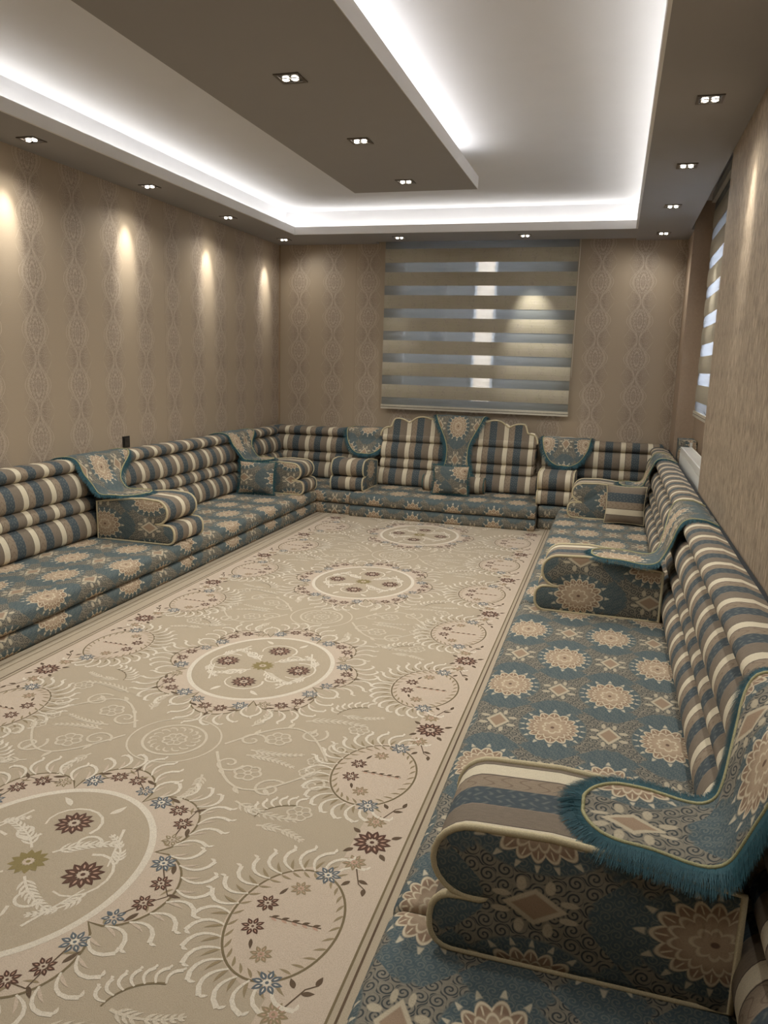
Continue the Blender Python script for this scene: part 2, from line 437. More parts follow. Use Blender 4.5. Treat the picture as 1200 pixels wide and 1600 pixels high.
# ================================================================== roller blinds (zebra)
def zebra(label, ax, c0, c1, z0, ztop, p, sgn):
    """p: plane coordinate; sgn: direction towards the room"""
    if ax == 'x': root = empty('roller_blind', ((c0+c1)/2, p, z0), 0, label, 'blind', 'striped roller blinds')
    else: root = empty('roller_blind', (p, (c0+c1)/2, z0), 0, label, 'blind', 'striped roller blinds')
    hw = (c1-c0)/2
    def B(a, b, za, zb, d0, d1):
        m = MB()
        if ax == 'x': m.box((a, sgn*d0, za), (b, sgn*d1, zb))
        else: m.box((sgn*d0, a, za), (sgn*d1, b, zb))
        return m
    def bulged(za, zb, d):
        m = MB(); n = 5; pts = []
        for i in range(n+1):
            t = i/n; pts.append((d + .004*math.sin(PI*t), za + (zb-za)*t))
        for (d0, z_0), (d1, z_1) in zip(pts, pts[1:]):
            for s0, s1, o0, o1 in ((d0, d1, 0, 0),):
                q = [(-hw, d0, z_0), (hw, d0, z_0), (hw, d1, z_1), (-hw, d1, z_1)]
                q2 = [(a, b-.0016, c) for a, b, c in q]
                if ax == 'x': m.poly([(a, sgn*b, c) for a, b, c in q]); m.poly([(a, sgn*b, c) for a, b, c in q2][::-1])
                else: m.poly([(sgn*b, a, c) for a, b, c in q]); m.poly([(sgn*b, a, c) for a, b, c in q2][::-1])
        return m
    P_, OP = .2235, .132
    z = .05; top = ztop-z0
    m = B(-hw-.005, hw+.005, 0, .018, -.008, .014); r1 = m.build('bottom_rail', M['rail'], root)
    B(-hw-.005, hw+.005, .018, .024, -.006, .011).build('rail_groove', M['railedge'], r1)
    B(-hw-.005, hw+.005, .024, .044, -.008, .014).build('rail_top', M['rail'], r1)
    k = 0; zz = .044
    first = .075
    zs_ = zz
    bulged(zs_, zs_+first, 0).build('sheer_band', M['sheer'], root); zs_ += first
    while zs_ < top-.02:
        ze = min(zs_+OP, top); bulged(zs_, ze, .004).build('opaque_band', M['band'], root); zs_ = ze
        if zs_ < top-.02:
            ze = min(zs_+P_-OP, top); bulged(zs_, ze, 0).build('sheer_band', M['sheer'], root); zs_ = ze
    B(-hw-.01, hw+.01, top-.005, top+.06, -.04, .03).build('head_rail', M['rail'], root)
    if ax == 'y': return root
    m = MB()
    q = [(hw+.012, .02, top), (hw+.012, .02, -.02+.4), (hw+.012, .028, .38), (hw+.012, .036, .4), (hw+.012, .036, top)]
    m.tube([(a, sgn*b, c) if ax == 'x' else (sgn*b, a, c) for a, b, c in q], .0018, seg=5); m.build('bead_chain', M['rail'], root)
    return root
zebra('striped day and night roller blind on the back wall above the sofa', 'x', -2.325, -.425, .945, 2.70, YB-.075, -1)
zebra('narrow-looking striped roller blind in the right wall niche, daylight behind', 'y', 5.0, 6.90, 1.055, 2.72, .645, -1)

# ================================================================== radiator, box, socket
rad = empty('radiator', (.61, 6.05, .22), 0, 'white panel radiator in the niche under the right window', 'radiator')
L2 = .85
MB().box((-.045, -L2, 0), (-.03, L2, .56)).build('front_panel', M['enamel'], rad)
MB().box((.03, -L2, 0), (.045, L2, .56)).build('back_panel', M['enamel'], rad)
for s in (-1, 1): MB().box((-.045, s*L2, 0), (.045, s*(L2+.006), .575)).build('side_cover', M['enamel'], rad)
g = MB()
g.box((-.045, -L2, .56), (-.034, L2, .575)); g.box((.034, -L2, .56), (.045, L2, .575))
for i in range(84): y = -L2+.01+i*.0202; g.box((-.034, y, .562), (.034, y+.010, .572))
g.build('top_grille', M['enamel'], rad)
for i in range(40):
    pass
rb = MB()
for i in range(33):
    y = -L2+.03+i*.05; rb.poly([(-.045, y, .03), (-.051, y+.008, .035), (-.051, y+.008, .53), (-.045, y, .535)]); rb.poly([(-.051, y+.008, .035), (-.051, y+.026, .035), (-.051, y+.026, .53), (-.051, y+.008, .53)]); rb.poly([(-.051, y+.026, .035), (-.045, y+.034, .03), (-.045, y+.034, .535), (-.051, y+.026, .53)])
rb.build('front_ribs', M['enamel'], rad)
for s in (-.7, .7):
    MB().box((-.02, s-.015, -.22), (.02, s+.015, 0)).build('foot', M['enamel'], rad)
sk = empty('wall_socket', (XL, 5.118, .765), 0, 'black square socket plate on left wall above the striped backrest', 'socket')
MB().box((0, -.043, -.043), (.006, .043, .043)).build('frame', M['black'], sk)
MB().box((.006, -.028, -.028), (.010, .028, .028)).build('insert', plain('socket_insert_dark', (44, 38, 34), .3, .6), sk)
for s in (-.009, .009):
    MB().box((.010, s-.003, -.003), (.0112, s+.003, .003)).build('pin_hole', M['chrome'], sk)

# ================================================================== recessed lamps
def fixture_proto():
    root = empty('ceiling_spotlight', (0, 0, H))
    fr_ = MB(); a, b = .058, .044
    for (x0, y0, x1, y1) in ((-a, -a, a, -b), (-a, b, a, a), (-a, -b, -b, b), (b, -b, a, b)):
        fr_.box((x0, y0, -.005), (x1, y1, .0))
    fr_.build('trim_frame', M['frame_metal'], root)
    MB().box((-b, -b, -.002), (b, b, .0)).build('recess', M['black'], root)
    for s in (-1, 1):
        mb = MB(); n = 16; ring = []
        for j, (r, z) in enumerate(((.0205, -.006), (.0185, -.010), (.015, -.006))):
            ring.append([(s*.021 + r*math.cos(2*PI*i/n), r*math.sin(2*PI*i/n), z) for i in range(n)])
        for q in range(2):
            for i in range(n):
                mb.poly([ring[q][i], ring[q][(i+1) % n], ring[q+1][(i+1) % n], ring[q+1][i]])
        h = mb.build('bulb_ring', M['chrome'], root)
        mb = MB(); prof = [(.0152, -.005), (.012, -.009), (.007, -.0115), (.0005, -.0125)]
        for (r0, z0), (r1, z1) in zip(prof, prof[1:]):
            for i in range(n):
                c0, s0, c1, s1 = math.cos(2*PI*i/n), math.sin(2*PI*i/n), math.cos(2*PI*(i+1)/n), math.sin(2*PI*(i+1)/n)
                mb.poly([(s*.021+r0*c0, r0*s0, z0), (s*.021+r0*c1, r0*s1, z0), (s*.021+r1*c1, r1*s1, z1), (s*.021+r1*c0, r1*s0, z1)])
        mb.build('bulb', M['bulb'], h)
    return root
def lamp_light(x, y, tilt, power, size=math.radians(165), blend=1.0):
    l = bpy.data.lights.new('lamp_light', 'SPOT'); l.energy = power; l.spot_size = size; l.spot_blend = blend
    l.color = WARM; l.shadow_soft_size = .025
    o = bpy.data.objects.new('lamp_light', l); COL.objects.link(o); o.location = (x, y, H-.03)
    d = Vector(tilt).normalized(); o.rotation_euler = d.to_track_quat('-Z', 'Y').to_euler(); return o
LX, RX, L0, LP = -3.302, .305, 7.58, 1.194
fx = []
ordn = ['at the far end by the corner', 'second from the back corner', 'third from the back corner', 'fourth from the back corner', 'fifth from the back corner']
for k in range(7):
    fx.append((LX, L0-k*LP, 'L', k)); fx.append((RX, L0-k*LP, 'R', k))
for k, x in enumerate((-2.10, -.90)): fx.append((x, 7.575, 'B', k))
for k in range(4): fx.append((-1.447, 5.33-k*.974, 'C', k))
proto = None
W1 = {0: 'nearest the back corner', 1: 'second from the back corner', 2: 'third from the back corner', 3: 'fourth from the back corner'}
for i, (x, y, side, k) in enumerate(fx):
    vis = (side in 'LR' and k < 4) or (side == 'C' and k < 3) or side == 'B'
    if proto is None: o = proto = fixture_proto()
    elif vis: o = copy_tree(proto)
    else: o = None
    if o:
        o.location = (x, y, H)
        if side == 'L': lb = 'twin bulb ceiling spotlight of the left wall row, ' + W1[k]
        elif side == 'R': lb = 'twin bulb ceiling spotlight of the right wall row, ' + W1[k]
        elif side == 'B': lb = 'twin bulb ceiling spotlight above the back blind, ' + ('over its left part' if k == 0 else 'over its right part')
        else: lb = 'twin bulb spotlight in the centre panel, ' + ('nearest its far end' if k == 0 else 'middle one in view' if k == 1 else 'closest to the viewer')
        tag(o, lb, 'ceiling light', 'twin bulb ceiling spotlights')
    if side == 'L': lamp_light(x-.02, y, (-.42, .0, -1), W_SPOT_LEFT, math.radians(36), 1.0); lamp_light(x+.03, y, (.3, 0, -1), W_SPOT*(.25 if k == 0 else .5))
    elif side == 'R': lamp_light(x+.02, y, (.40, 0, -1), W_SPOT_LEFT*(.25 if k == 0 else 1), math.radians(36), 1.0); lamp_light(x-.03, y, (-.3, 0, -1), W_SPOT*(.25 if k == 0 else .5))
    elif side == 'B': lamp_light(x, y, (-.1 if k == 0 else .12, .30 if k else .1, -1), W_SPOT*(1.8 if k else .5), math.radians(42), .9)
    else: lamp_light(x, y, (0, 0, -1), W_SPOT)

# ================================================================== soft furnishing builders
# local frame of every piece along a wall: x = distance out of the wall, y = along it, z = up
def resample(pts, step):
    out = [pts[0]]
    for a, b in zip(pts, pts[1:]):
        L = math.dist(a, b); n = max(1, int(L/step))
        for i in range(1, n+1): out.append((a[0]+(b[0]-a[0])*i/n, a[1]+(b[1]-a[1])*i/n))
    return out
def inset(loop, e):
    if e <= 1e-9: return list(loop)
    n = len(loop); out = []
    ar = sum(loop[i][0]*loop[(i+1) % n][1]-loop[(i+1) % n][0]*loop[i][1] for i in range(n)); sg = 1 if ar > 0 else -1
    for i in range(n):
        a, p, b = loop[i-1], loop[i], loop[(i+1) % n]
        tx, ty = b[0]-a[0], b[1]-a[1]; L = math.hypot(tx, ty) or 1
        out.append((p[0]-sg*ty/L*e, p[1]+sg*tx/L*e))
    return out
def sweep(loop, y0, y1, er=.02, step=.10, uoff=0, voff=0, wob=0, caps=True, capuv=None, seed=0):
    """closed (x,z) outline swept along y with softly rounded ends; uv in metres (u = along outline, v = y)"""
    mb = MB(); n = len(loop); rnd = random.Random(seed)
    st = [(y0+er*(1-math.cos(t)), er*(1-math.sin(t))) for t in (0, .5, 1.0)]
    k = max(1, int((y1-y0-2*er)/step)); st += [(y0+er+(y1-y0-2*er)*i/k, 0) for i in range(0, k+1)]
    st += [(y1-er*(1-math.cos(t)), er*(1-math.sin(t))) for t in (1.0, .5, 0)]
    ar = sum(loop[i][0]*loop[(i+1) % n][1]-loop[(i+1) % n][0]*loop[i][1] for i in range(n)); sg = 1 if ar > 0 else -1
    us = [uoff]
    for i in range(n): us.append(us[-1]+math.dist(loop[i], loop[(i+1) % n]))
    p1, p2 = rnd.uniform(0, 6), rnd.uniform(0, 6)
    for (y, e) in st:
        for j, (x, z) in enumerate(inset(loop, e)):
            d = wob*(math.sin(y*5.1+p1+x*3)+.6*math.sin(y*11.3+p2+z*9)) if wob and z > .03 else 0
            mb.v.append((x, y, z+d))
    for i in range(len(st)-1):
        for j in range(n):
            a, b = i*n+j, i*n+(j+1) % n
            ya, yb = st[i][0]+voff, st[i+1][0]+voff
            mb.face([a, b, b+n, a+n], [(us[j], ya), (us[j+1], ya), (us[j+1], yb), (us[j], yb)])
    if caps:
        for base, y in ((0, 0), ((len(st)-1)*n, 1)):
            lp = [mb.v[base+j] for j in range(n)]
            uv = [(capuv(p[0], p[2]) if capuv else (p[0]+uoff, p[2]+voff)) for p in lp]
            mb.face([base+j for j in range(n)], uv, 1 if capuv else 0)
    return mb
def rrect(x0, z0, x1, z1, r, bulge=0, start='top'):
    """rounded rectangle outline starting at the top rear corner, going out along the top, down the front, back along the bottom"""
    pts = []
    def arc(cx, cz, a0, a1, rr, n=6):
        for i in range(n+1):
            t = a0+(a1-a0)*i/n; pts.append((cx+rr*math.cos(t), cz+rr*math.sin(t)))
    pts.append((x0, z1))
    k = 8
    for i in range(1, k): pts.append((x0+(x1-r-x0)*i/k, z1+bulge*math.sin(PI*i/k)))
    arc(x1-r, z1-r, PI/2, 0, r); arc(x1-r, z0+r, 0, -PI/2, r)
    pts.append((x0, z0))
    return pts
GR_M = 'floor mattresses laid along the walls'; GR_B = 'striped backrests leaning on the walls'
GR_A = 'damask armrest blocks on the mattresses'; GR_S = 'fringed damask throws over backrests'
def mattress(origin, rz, depth, length, label, uo, vo, swap=False, seed=1, y0=0):
    root = empty('floor_mattress', origin, rz, label, 'mattress', GR_M)
    for nm, z0, z1, dd in (('base_cushion', .0, .112, 0.0), ('top_cushion', .112, SEAT, .0)):
        loop = rrect(0, z0+.001, depth-dd, z1-.002, .042, .004 if nm[0] == 't' else 0)
        mb = sweep(loop, y0, y0+length, .018, .12, 0, 0, .0022, seed=seed)
        # damask on: u runs from the wall outwards, v along the wall
        mb.uv = [[((v+vo, u+uo) if swap else (u+uo, v+vo)) for u, v in q] for q in mb.uv]
        o = mb.build(nm, M['damask'], root, smooth=True)
        smooth_angle(o, 60)
    return root
HR = [(.225, .392), (.392, .486), (.486, .646), (.646, .735)]
def backrest(origin, rz, length, fb, ft_, label, voff=0, back=.015, seed=2):
    """fb, ft_: distance of the front face from the wall at seat level and at the top"""
    root = empty('sofa_backrest', origin, rz, label, 'backrest', GR_B)
    def front(z): return fb+(ft_-fb)*(z-.22)/.5
    for i, (z0, z1) in enumerate(HR):
        pts = []; b = .028 + .16*(z1-z0); n = 12
        bk0 = back
        pts.append((bk0, z0)); 
        if i < 3:
            for k in range(n+1):
                t = k/n; z = z0+(z1-z0)*t; e = math.sqrt(max(0, 1-(2*t-1)**2*.98)); pts.append((front(z)-.02+b*e-.005, z))
            pts.append((bk0, z1))
        else:
            cx = front(z1)-.04
            for k in range(n+1):
                t = k/n; a = -PI*.42+t*PI*.92
                pts.append((cx+.06*math.cos(a)+.005, (z0+z1)/2+(z1-z0)*.5*math.sin(a)))
            pts += [(cx*.6+bk0*.4, z1-.001), (bk0, z1-.02)]
        mb = sweep(pts, .004, length-.004, .016, .12, 0, voff, .0012, seed=seed+i)
        o = mb.build('backrest_roll', M['stripe'], root, smooth=True); smooth_angle(o, 50)
    MB().box((.0, .01, .225), (back, length-.01, .715)).build('back_panel', M['darkcloth'], root)
    return root
def arm_outline(L=.61, h=.28, up=-.03):
    """armrest side seen from the side: flat bottom, straight rear, two stacked lobes at the front"""
    P = [(0, h-.035)]
    for t in (.15, .3, .45, .6): P.append((L*t, h-.035+.045*math.sin(t*PI*.62)))
    c, r = (L+up-.078, h-.077), .080
    for k in range(13):
        a = PI/2-PI*1.02*k/12; P.append((c[0]+r*math.cos(a), c[1]+r*math.sin(a)*.97))
    P += [(c[0]-.014, h-.154), (c[0]-.026, h-.149), (c[0]-.014, h-.144)][:1]
    P += [(L-.115, .128), (L-.10, .124)]
    c, r = (L-.062, .062), .062
    for k in range(11):
        a = PI/2-PI*.96*k/10; ca, sa = math.cos(a), math.sin(a)
        P.append((c[0]+r*math.copysign(abs(ca)**.72, ca), c[1]+r*math.copysign(abs(sa)**.82, sa)))
    P += [(L-.08, 0), (L*.5, 0), (0, 0)]
    return P
def armrest(origin, rz, wid, label, L=.61, up=-.03, su=0, cu=0, cv_=0, near=1, uv_swap=False):
    root = empty('armrest', origin, rz, label, 'armrest', GR_A)
    P = arm_outline(L, .28, up); P = [P[0]] + resample(P, .05)[1:]
    mb = sweep(P, -wid/2+.012, wid/2-.012, .004, .08, 0, wid/2+su, 0, caps=False)
    o = mb.build('striped_cover', M['stripe'], root, smooth=True); smooth_angle(o, 50)
    for s in (-1, 1):
        pm = MB(); n = len(P); yb = s*(wid/2-.012)
        lv = [(0, 0.0), (.004, .006), (.02, .012), (.05, .015)]
        for e, d in lv[:3]:
            for x, z in inset(P, e): pm.v.append((x, yb+s*d, z))
        for i in range(2):
            for j in range(n):
                a, b = i*n+j, i*n+(j+1) % n
                idx = [a, b, b+n, a+n]; pm.face(idx, [(pm.v[q][2]+cu, pm.v[q][0]+cv_) for q in idx])
        idx = [2*n+j for j in range(n)]; pm.face(idx, [(pm.v[q][2]+cu, pm.v[q][0]+cv_) for q in idx])
        sp_ = pm.build('side_panel', M['damask'], root, smooth=False)
        smooth_angle(sp_, 40)
        tb = MB(); tb.tube([(x, yb+s*.003, z) for x, z in P], .0075, closed=True, seg=6); tb.build('piping', M['pipe'], sp_, smooth=True)
    return root
def strands(mb, pts, outs, n_per_m, length, droop, seed, width=.0016, fluff=.3):
    """fringe: thin tapering ribbons from an edge polyline, first outwards then down"""
    rnd = random.Random(seed)
    for (a, b), (oa, ob) in zip(zip(pts, pts[1:]), zip(outs, outs[1:])):
        L = (b-a).length; cnt = max(1, int(L*n_per_m+rnd.random()))
        for k in range(cnt):
            t = rnd.random(); p = a.lerp(b, t); o = oa.lerp(ob, t).normalized()
            tan = (b-a).normalized(); L_ = length*rnd.uniform(.75, 1.1)
            d = (o+tan*rnd.uniform(-fluff, fluff)+Vector((0, 0, rnd.uniform(-.05, fluff*.6)))).normalized()
            q = p.copy(); prev = None
            base = len(mb.v); sd = tan*width*.5*rnd.uniform(.7, 1.3)
            for s in range(4):
                wdt = (1-s*.22)
                mb.v.append(tuple(q-sd*wdt)); mb.v.append(tuple(q+sd*wdt))
                q = q+d*(L_/3); d = (d+Vector((0, 0, -droop))).normalized()
            for s in range(3):
                i = base+2*s; mb.face([i, i+1, i+3, i+2])
def throw(origin, rz, path, center, half, label, uo=0, vo=0, fr_len=.045, dens=900, tip_round=.0, floor=None, seed=5, width=.0016, group=GR_S):
    """cloth strip: path [(x,z)] out from the wall; center(s), half(s) give its middle and half width for s in 0..1"""
    root = empty('fringed_throw', origin, rz, label, 'throw', group)
    P = resample(path, .022); n = len(P); acc = [0]
    for a, b in zip(P, P[1:]): acc.append(acc[-1]+math.dist(a, b))
    Ltot = acc[-1]; W = 14; mb = MB(); top = []
    for i, (x, z) in enumerate(P):
        s = acc[i]/Ltot; c, h = center(s), half(s)
        a = P[max(0, i-1)]; b = P[min(n-1, i+1)]; t = Vector((b[0]-a[0], 0, b[1]-a[1])).normalized(); nm = Vector((-t.z, 0, t.x))
        if nm.z < 0 and abs(nm.z) > .8: nm = -nm
        row = []
        for k in range(W+1):
            q = -1+2*k/W; y = c+h*q
            wv = .0025*math.sin(7*s*PI+q*3)+.002*math.sin(q*9+s*4)
            row.append(Vector((x, y, z))+nm*wv)
        top.append((row, nm, s))
    for row, nm, s in top:
        for k, p in enumerate(row): mb.v.append(tuple(p))
    for row, nm, s in top:
        for k, p in enumerate(row): mb.v.append(tuple(p-nm*.004))
    N1 = n*(W+1)
    def uvq(i, k): r = top[i][0][k]; return (r.y+uo, acc[i]+vo)
    for i in range(n-1):
        for k in range(W):
            a, b, c, d = i*(W+1)+k, i*(W+1)+k+1, (i+1)*(W+1)+k+1, (i+1)*(W+1)+k
            uv = [uvq(i, k), uvq(i, k+1), uvq(i+1, k+1), uvq(i+1, k)]
            mb.face([a, b, c, d], uv); mb.face([a+N1, d+N1, c+N1, b+N1], [uv[0], uv[3], uv[2], uv[1]])
    edge = [i*(W+1) for i in range(n)] + [(n-1)*(W+1)+k for k in range(1, W+1)] + [i*(W+1)+W for i in range(n-2, -1, -1)]
    for a, b in zip(edge, edge[1:]): mb.face([a, b, b+N1, a+N1], [(0, 0)]*4)
    o = mb.build('cloth', M['damask'], root, smooth=True)
    ep = [Vector(mb.v[i]) for i in edge]; m = len(ep)
    MBt = MB(); MBt.tube([p+Vector((0, 0, .001)) for p in ep], .0042, seg=5); MBt.build('braid', M['braid'], root, smooth=True)
    outs = []
    for i, p in enumerate(ep):
        a = ep[max(0, i-1)]; b = ep[min(m-1, i+1)]; t = (b-a).normalized()
        vi = edge[i]//(W+1); nmv = top[vi][1]
        od = t.cross(nmv)
        cen = Vector((P[vi][0], center(acc[vi]/Ltot), P[vi][1]))
        pc = Vector((P[max(0, vi-2)][0], center(acc[max(0, vi-2)]/Ltot), P[max(0, vi-2)][1]))
        if od.dot(p-pc) < 0: od = -od
        outs.append(od.normalized())
    fm = MB(); strands(fm, ep, outs, dens, fr_len, .38, seed, width)
    fo = fm.build('fringe', M['teal'], root, fix=False); fo['kind'] = 'stuff'; fo['label'] = 'teal yarn fringe'
    # dark tape the fringe hangs from
    tp = MB(); base = 0
    for p, q in zip(ep, outs): tp.v.append(tuple(p-Vector((0, 0, .0015)))); tp.v.append(tuple(p+q*fr_len*.22-Vector((0, 0, .003))))
    for i in range(m-1): tp.face([2*i, 2*i+1, 2*i+3, 2*i+2])
    tp.build('fringe_tape', M['teal'], root)
    return root
def pillow(origin, rot, wx, wy, th, mat, label, name='square_cushion', cat='cushion', group='square cushions leaning on the sofa', uo=0, vo=0, sv=1.0, swap=False, fringe=False, puff=1.0):
    root = empty(name, origin, 0, label, cat, group); root.rotation_euler = rot
    n = 16; mb = MB()
    for side in (1, -1):
        for i in range(n+1):
            for j in range(n+1):
                a, b = -1+2*i/n, -1+2*j/n
                prof = (max(0, 1-abs(a)**2.6)*max(0, 1-abs(b)**2.6))**.55
                pin = 1-.07*(1-abs(a)**2)*(abs(b)**3); pin2 = 1-.07*(1-abs(b)**2)*(abs(a)**3)
                mb.v.append((a*wx/2*pin2, side*prof*th/2, b*wy/2*pin + wy/2))
    for s in (0, 1):
        o_ = s*(n+1)**2
        for i in range(n):
            for j in range(n):
                q = [o_+i*(n+1)+j, o_+(i+1)*(n+1)+j, o_+(i+1)*(n+1)+j+1, o_+i*(n+1)+j+1]
                uv = [((mb.v[k][2]+uo, mb.v[k][0]*sv+vo) if not swap else (mb.v[k][0]+uo, mb.v[k][2]*sv+vo)) for k in q]
                mb.face(q if s else q[::-1], uv if s else uv[::-1])
    o = mb.build('cover', mat, root, smooth=True)
    ring = [(0, j) for j in range(n+1)]+[(i, n) for i in range(1, n+1)]+[(n, j) for j in range(n-1, -1, -1)]+[(i, 0) for i in range(n-1, 0, -1)]
    ep = [Vector(mb.v[i*(n+1)+j]) for i, j in ring]
    t = MB(); t.tube(ep, .004, closed=True, seg=5); t.build('piping', M['pipe'] if not fringe else M['teal_edge'], root, smooth=True)
    if fringe:
        fm = MB(); c = Vector((0, 0, wy/2)); pts = ep+[ep[0]]; outs = [(p-c).normalized() for p in pts]
        strands(fm, pts, outs, 700, .032, .1, 11, .0018); fo = fm.build('fringe', M['teal'], root, fix=False); fo['kind'] = 'stuff'
    return root

# ================================================================== furniture placement
RW = lambda y: ((XR-.004, y, 0), PI)          # right wall frame: local x -> -X, local y -> -Y
LW = lambda y: ((XL+.004, y, 0), 0)           # left wall frame: local x -> +X, local y -> +Y
BW = lambda x: ((x, YB-.004, 0), -PI/2)       # back wall frame: local x -> -Y, local y -> +X
# --- mattresses: uv phase so that flowers fall where the photo shows them
def R_phase(ytop): return (-.626, ytop-2.504)   # flower at d=.626, y=2.504
def mR(y1, y0, label, seed):
    (o, rz) = RW(y1); m_ = mattress(o, rz, .905, y1-y0, label, -.626, 2.504-y1, seed=seed); return m_
mR(1.50, -.95, 'near blue-grey damask floor mattress under the foreground armrest', 11)
mR(3.93, 1.51, 'blue-grey damask floor mattress at right, between the two nearer right armrests', 12)
mR(6.80, 3.94, 'blue-grey damask floor mattress at far right with striped cushion on it', 13)
o, rz = LW(1.5); mattress(o, rz, .922, 2.965, 'blue-grey damask floor mattress at the left edge, nearer than left armrest', -.70, .02, seed=14)
o, rz = LW(4.475); mattress(o, rz, .922, 2.27, 'blue-grey damask floor mattress along left wall between the two left armrests', -.70, .40, seed=15)
o, rz = BW(-3.50); mattress(o, rz, 1.195, 1.225, 'square damask mattress filling the back left corner', .05, .2, True, seed=16)
o, rz = BW(-2.268); mattress(o, rz, 1.25, 1.698, 'wide damask mattress in front of the crowned back seat', -.06, .12, True, seed=17)
o, rz = BW(-.562); mattress(o, rz, 1.115, 1.06, 'small damask mattress filling the back right corner', .1, .1, True, seed=18)

# --- backrests
o, rz = LW(1.5); backrest(o, rz, 2.965, .305, .19, 'striped backrest on the left wall at the photo edge', -.06)
o, rz = LW(4.475); backrest(o, rz, 2.27, .305, .19, 'striped backrest on left wall between the two left throws', .03, seed=22)
o, rz = LW(6.755); backrest(o, rz, .70, .305, .20, 'short striped backrest piece in the back left corner', .0, seed=23)
o, rz = BW(-3.48); backrest(o, rz, 1.21, .46, .36, 'striped backrest on back wall left of crowned seat', .04, .02, seed=24)
o, rz = BW(-.62); backrest(o, rz, 1.10, .46, .36, 'striped backrest on back wall right of crowned seat', .0, .02, seed=25)
o, rz = RW(7.45); backrest(o, rz, .62, .20, .14, 'short striped backrest piece in the back right corner', .1, seed=26)
o, rz = RW(6.82); backrest(o, rz, 2.88, .20, .14, 'striped backrest on the right before the radiator niche', .05, seed=27)
o, rz = RW(3.93); backrest(o, rz, 2.42, .20, .14, 'big striped backrest against the near right wall', .0, seed=28)
o, rz = RW(1.50); backrest(o, rz, 2.0, .20, .14, 'striped backrest at the bottom right photo corner', .1, seed=29)

# --- crowned centre seat back on the back wall
cr = empty('crowned_backrest', (-1.43, YB, 0), -PI/2, 'wide striped backrest with scalloped cream-piped crown under the blind', 'backrest')
def crown_front(z): return .60 + (.42-.60)*(z-.22)/.66
CH = [(.225, .392), (.392, .486), (.486, .646), (.646, .735)]
for i, (z0, z1) in enumerate(CH):
    b = .028+.16*(z1-z0); pts = [(.26, z0)]
    for k in range(13):
        t = k/12; z = z0+(z1-z0)*t; pts.append((crown_front(z)-.025+b*math.sqrt(max(0, 1-(2*t-1)**2*.98)), z))
    pts.append((.26, z1)); hw = .76 if i > 0 else .80
    mb = sweep(pts, -hw, hw, .02, .12, 0, .03+.24, .001, seed=40+i)
    smooth_angle(mb.build('backrest_roll', M['stripe'], cr, smooth=True), 50)
half_c = [(.0, .905), (.10, .905), (.20, .888), (.27, .878), (.32, .895), (.37, .899), (.42, .888), (.465, .855), (.49, .835), (.515, .852), (.56, .870), (.61, .875), (.645, .868), (.66, .83), (.675, .785), (.71, .787), (.745, .772), (.765, .745), (.775, .70)]
def smooth_poly(P, it=2):
    for _ in range(it):
        Q = [P[0]]
        for a, b in zip(P, P[1:]): Q += [(a[0]*.75+b[0]*.25, a[1]*.75+b[1]*.25), (a[0]*.25+b[0]*.75, a[1]*.25+b[1]*.75)]
        P = Q+[P[-1]]
    return P
hc = smooth_poly(half_c, 1); outl = [(-x, z) for x, z in hc[::-1]] + hc[1:]
pm = MB(); fr0 = []
for (y, z) in outl: fr0.append((y, z))
n = len(fr0)
for i, (y, z) in enumerate(fr0):
    pm.v.append((crown_front(z)+.012, y, z)); 
for i, (y, z) in enumerate(fr0): pm.v.append((crown_front(.70)+.012, y, .69))
for i, (y, z) in enumerate(fr0): pm.v.append((.30, y, z))
for i, (y, z) in enumerate(fr0): pm.v.append((.30, y, .69))
for i in range(n-1):
    uvf = lambda k: (pm.v[k][2], pm.v[k][1]+.03+.24)
    for q in ([i, i+1, n+i+1, n+i], [2*n+i, 3*n+i, 3*n+i+1, 2*n+i+1], [i, 2*n+i, 2*n+i+1, i+1], [n+i, n+i+1, 3*n+i+1, 3*n+i]): pm.face(q, [uvf(k) for k in q])
for i in (0, n-1): q = [i, n+i, 3*n+i, 2*n+i]; pm.face(q, [(pm.v[k][0], pm.v[k][1]+.27) for k in q])
cp = smooth_angle(pm.build('crown_panel', M['stripe'], cr), 35)
tb = MB(); tb.tube([(crown_front(z)+.014, y, z) for y, z in fr0], .008, seg=6); tb.build('piping', M['pipe'], cp, smooth=True)
MB().box((.0+.18, -.70, .225), (.262, .70, .72)).build('back_panel', M['darkcloth'], cr)

# --- armrests.  (local origin at the rear bottom middle)
AW = .28
armrest((XR-.22, 1.545, SEAT+.003), PI, .30, 'large foreground armrest with piped two-lobed front at lower right', .58, -.005, su=.21, cu=-.14, cv_=.33-.37)
armrest((XR-.23, 3.945, SEAT+.003), PI, .29, 'armrest in the middle of right sofa with big beige flower on its side', .59, -.03, su=.21, cu=-.09, cv_=-.38)
armrest((XR-.23, 6.55, SEAT+.003), PI, .30, 'farthest right armrest behind the striped cushion', .58, -.03, su=.1, cu=.03, cv_=.1)
armrest((XL+.335, 4.475, SEAT+.003), 0, .38, 'armrest in the middle of left sofa with tan striped lobes', .565, -.05, su=.05, cu=.08, cv_=.27)
armrest((XL+.335, 6.60, SEAT+.003), 0, .34, 'farthest left armrest beside the fringed damask cushion', .575, -.03, su=.05, cu=.05, cv_=.2)
armrest((-2.345, YB-.63, SEAT+.003), -PI/2, .33, 'armrest on back wall left of crowned seat, striped front', .48, -.02, su=.085, cu=0, cv_=.1)
armrest((-.43, YB-.50, SEAT+.003), -PI/2, .32, 'armrest on back wall right of crowned seat, striped front', .60, -.02, su=.24, cu=0, cv_=.1)

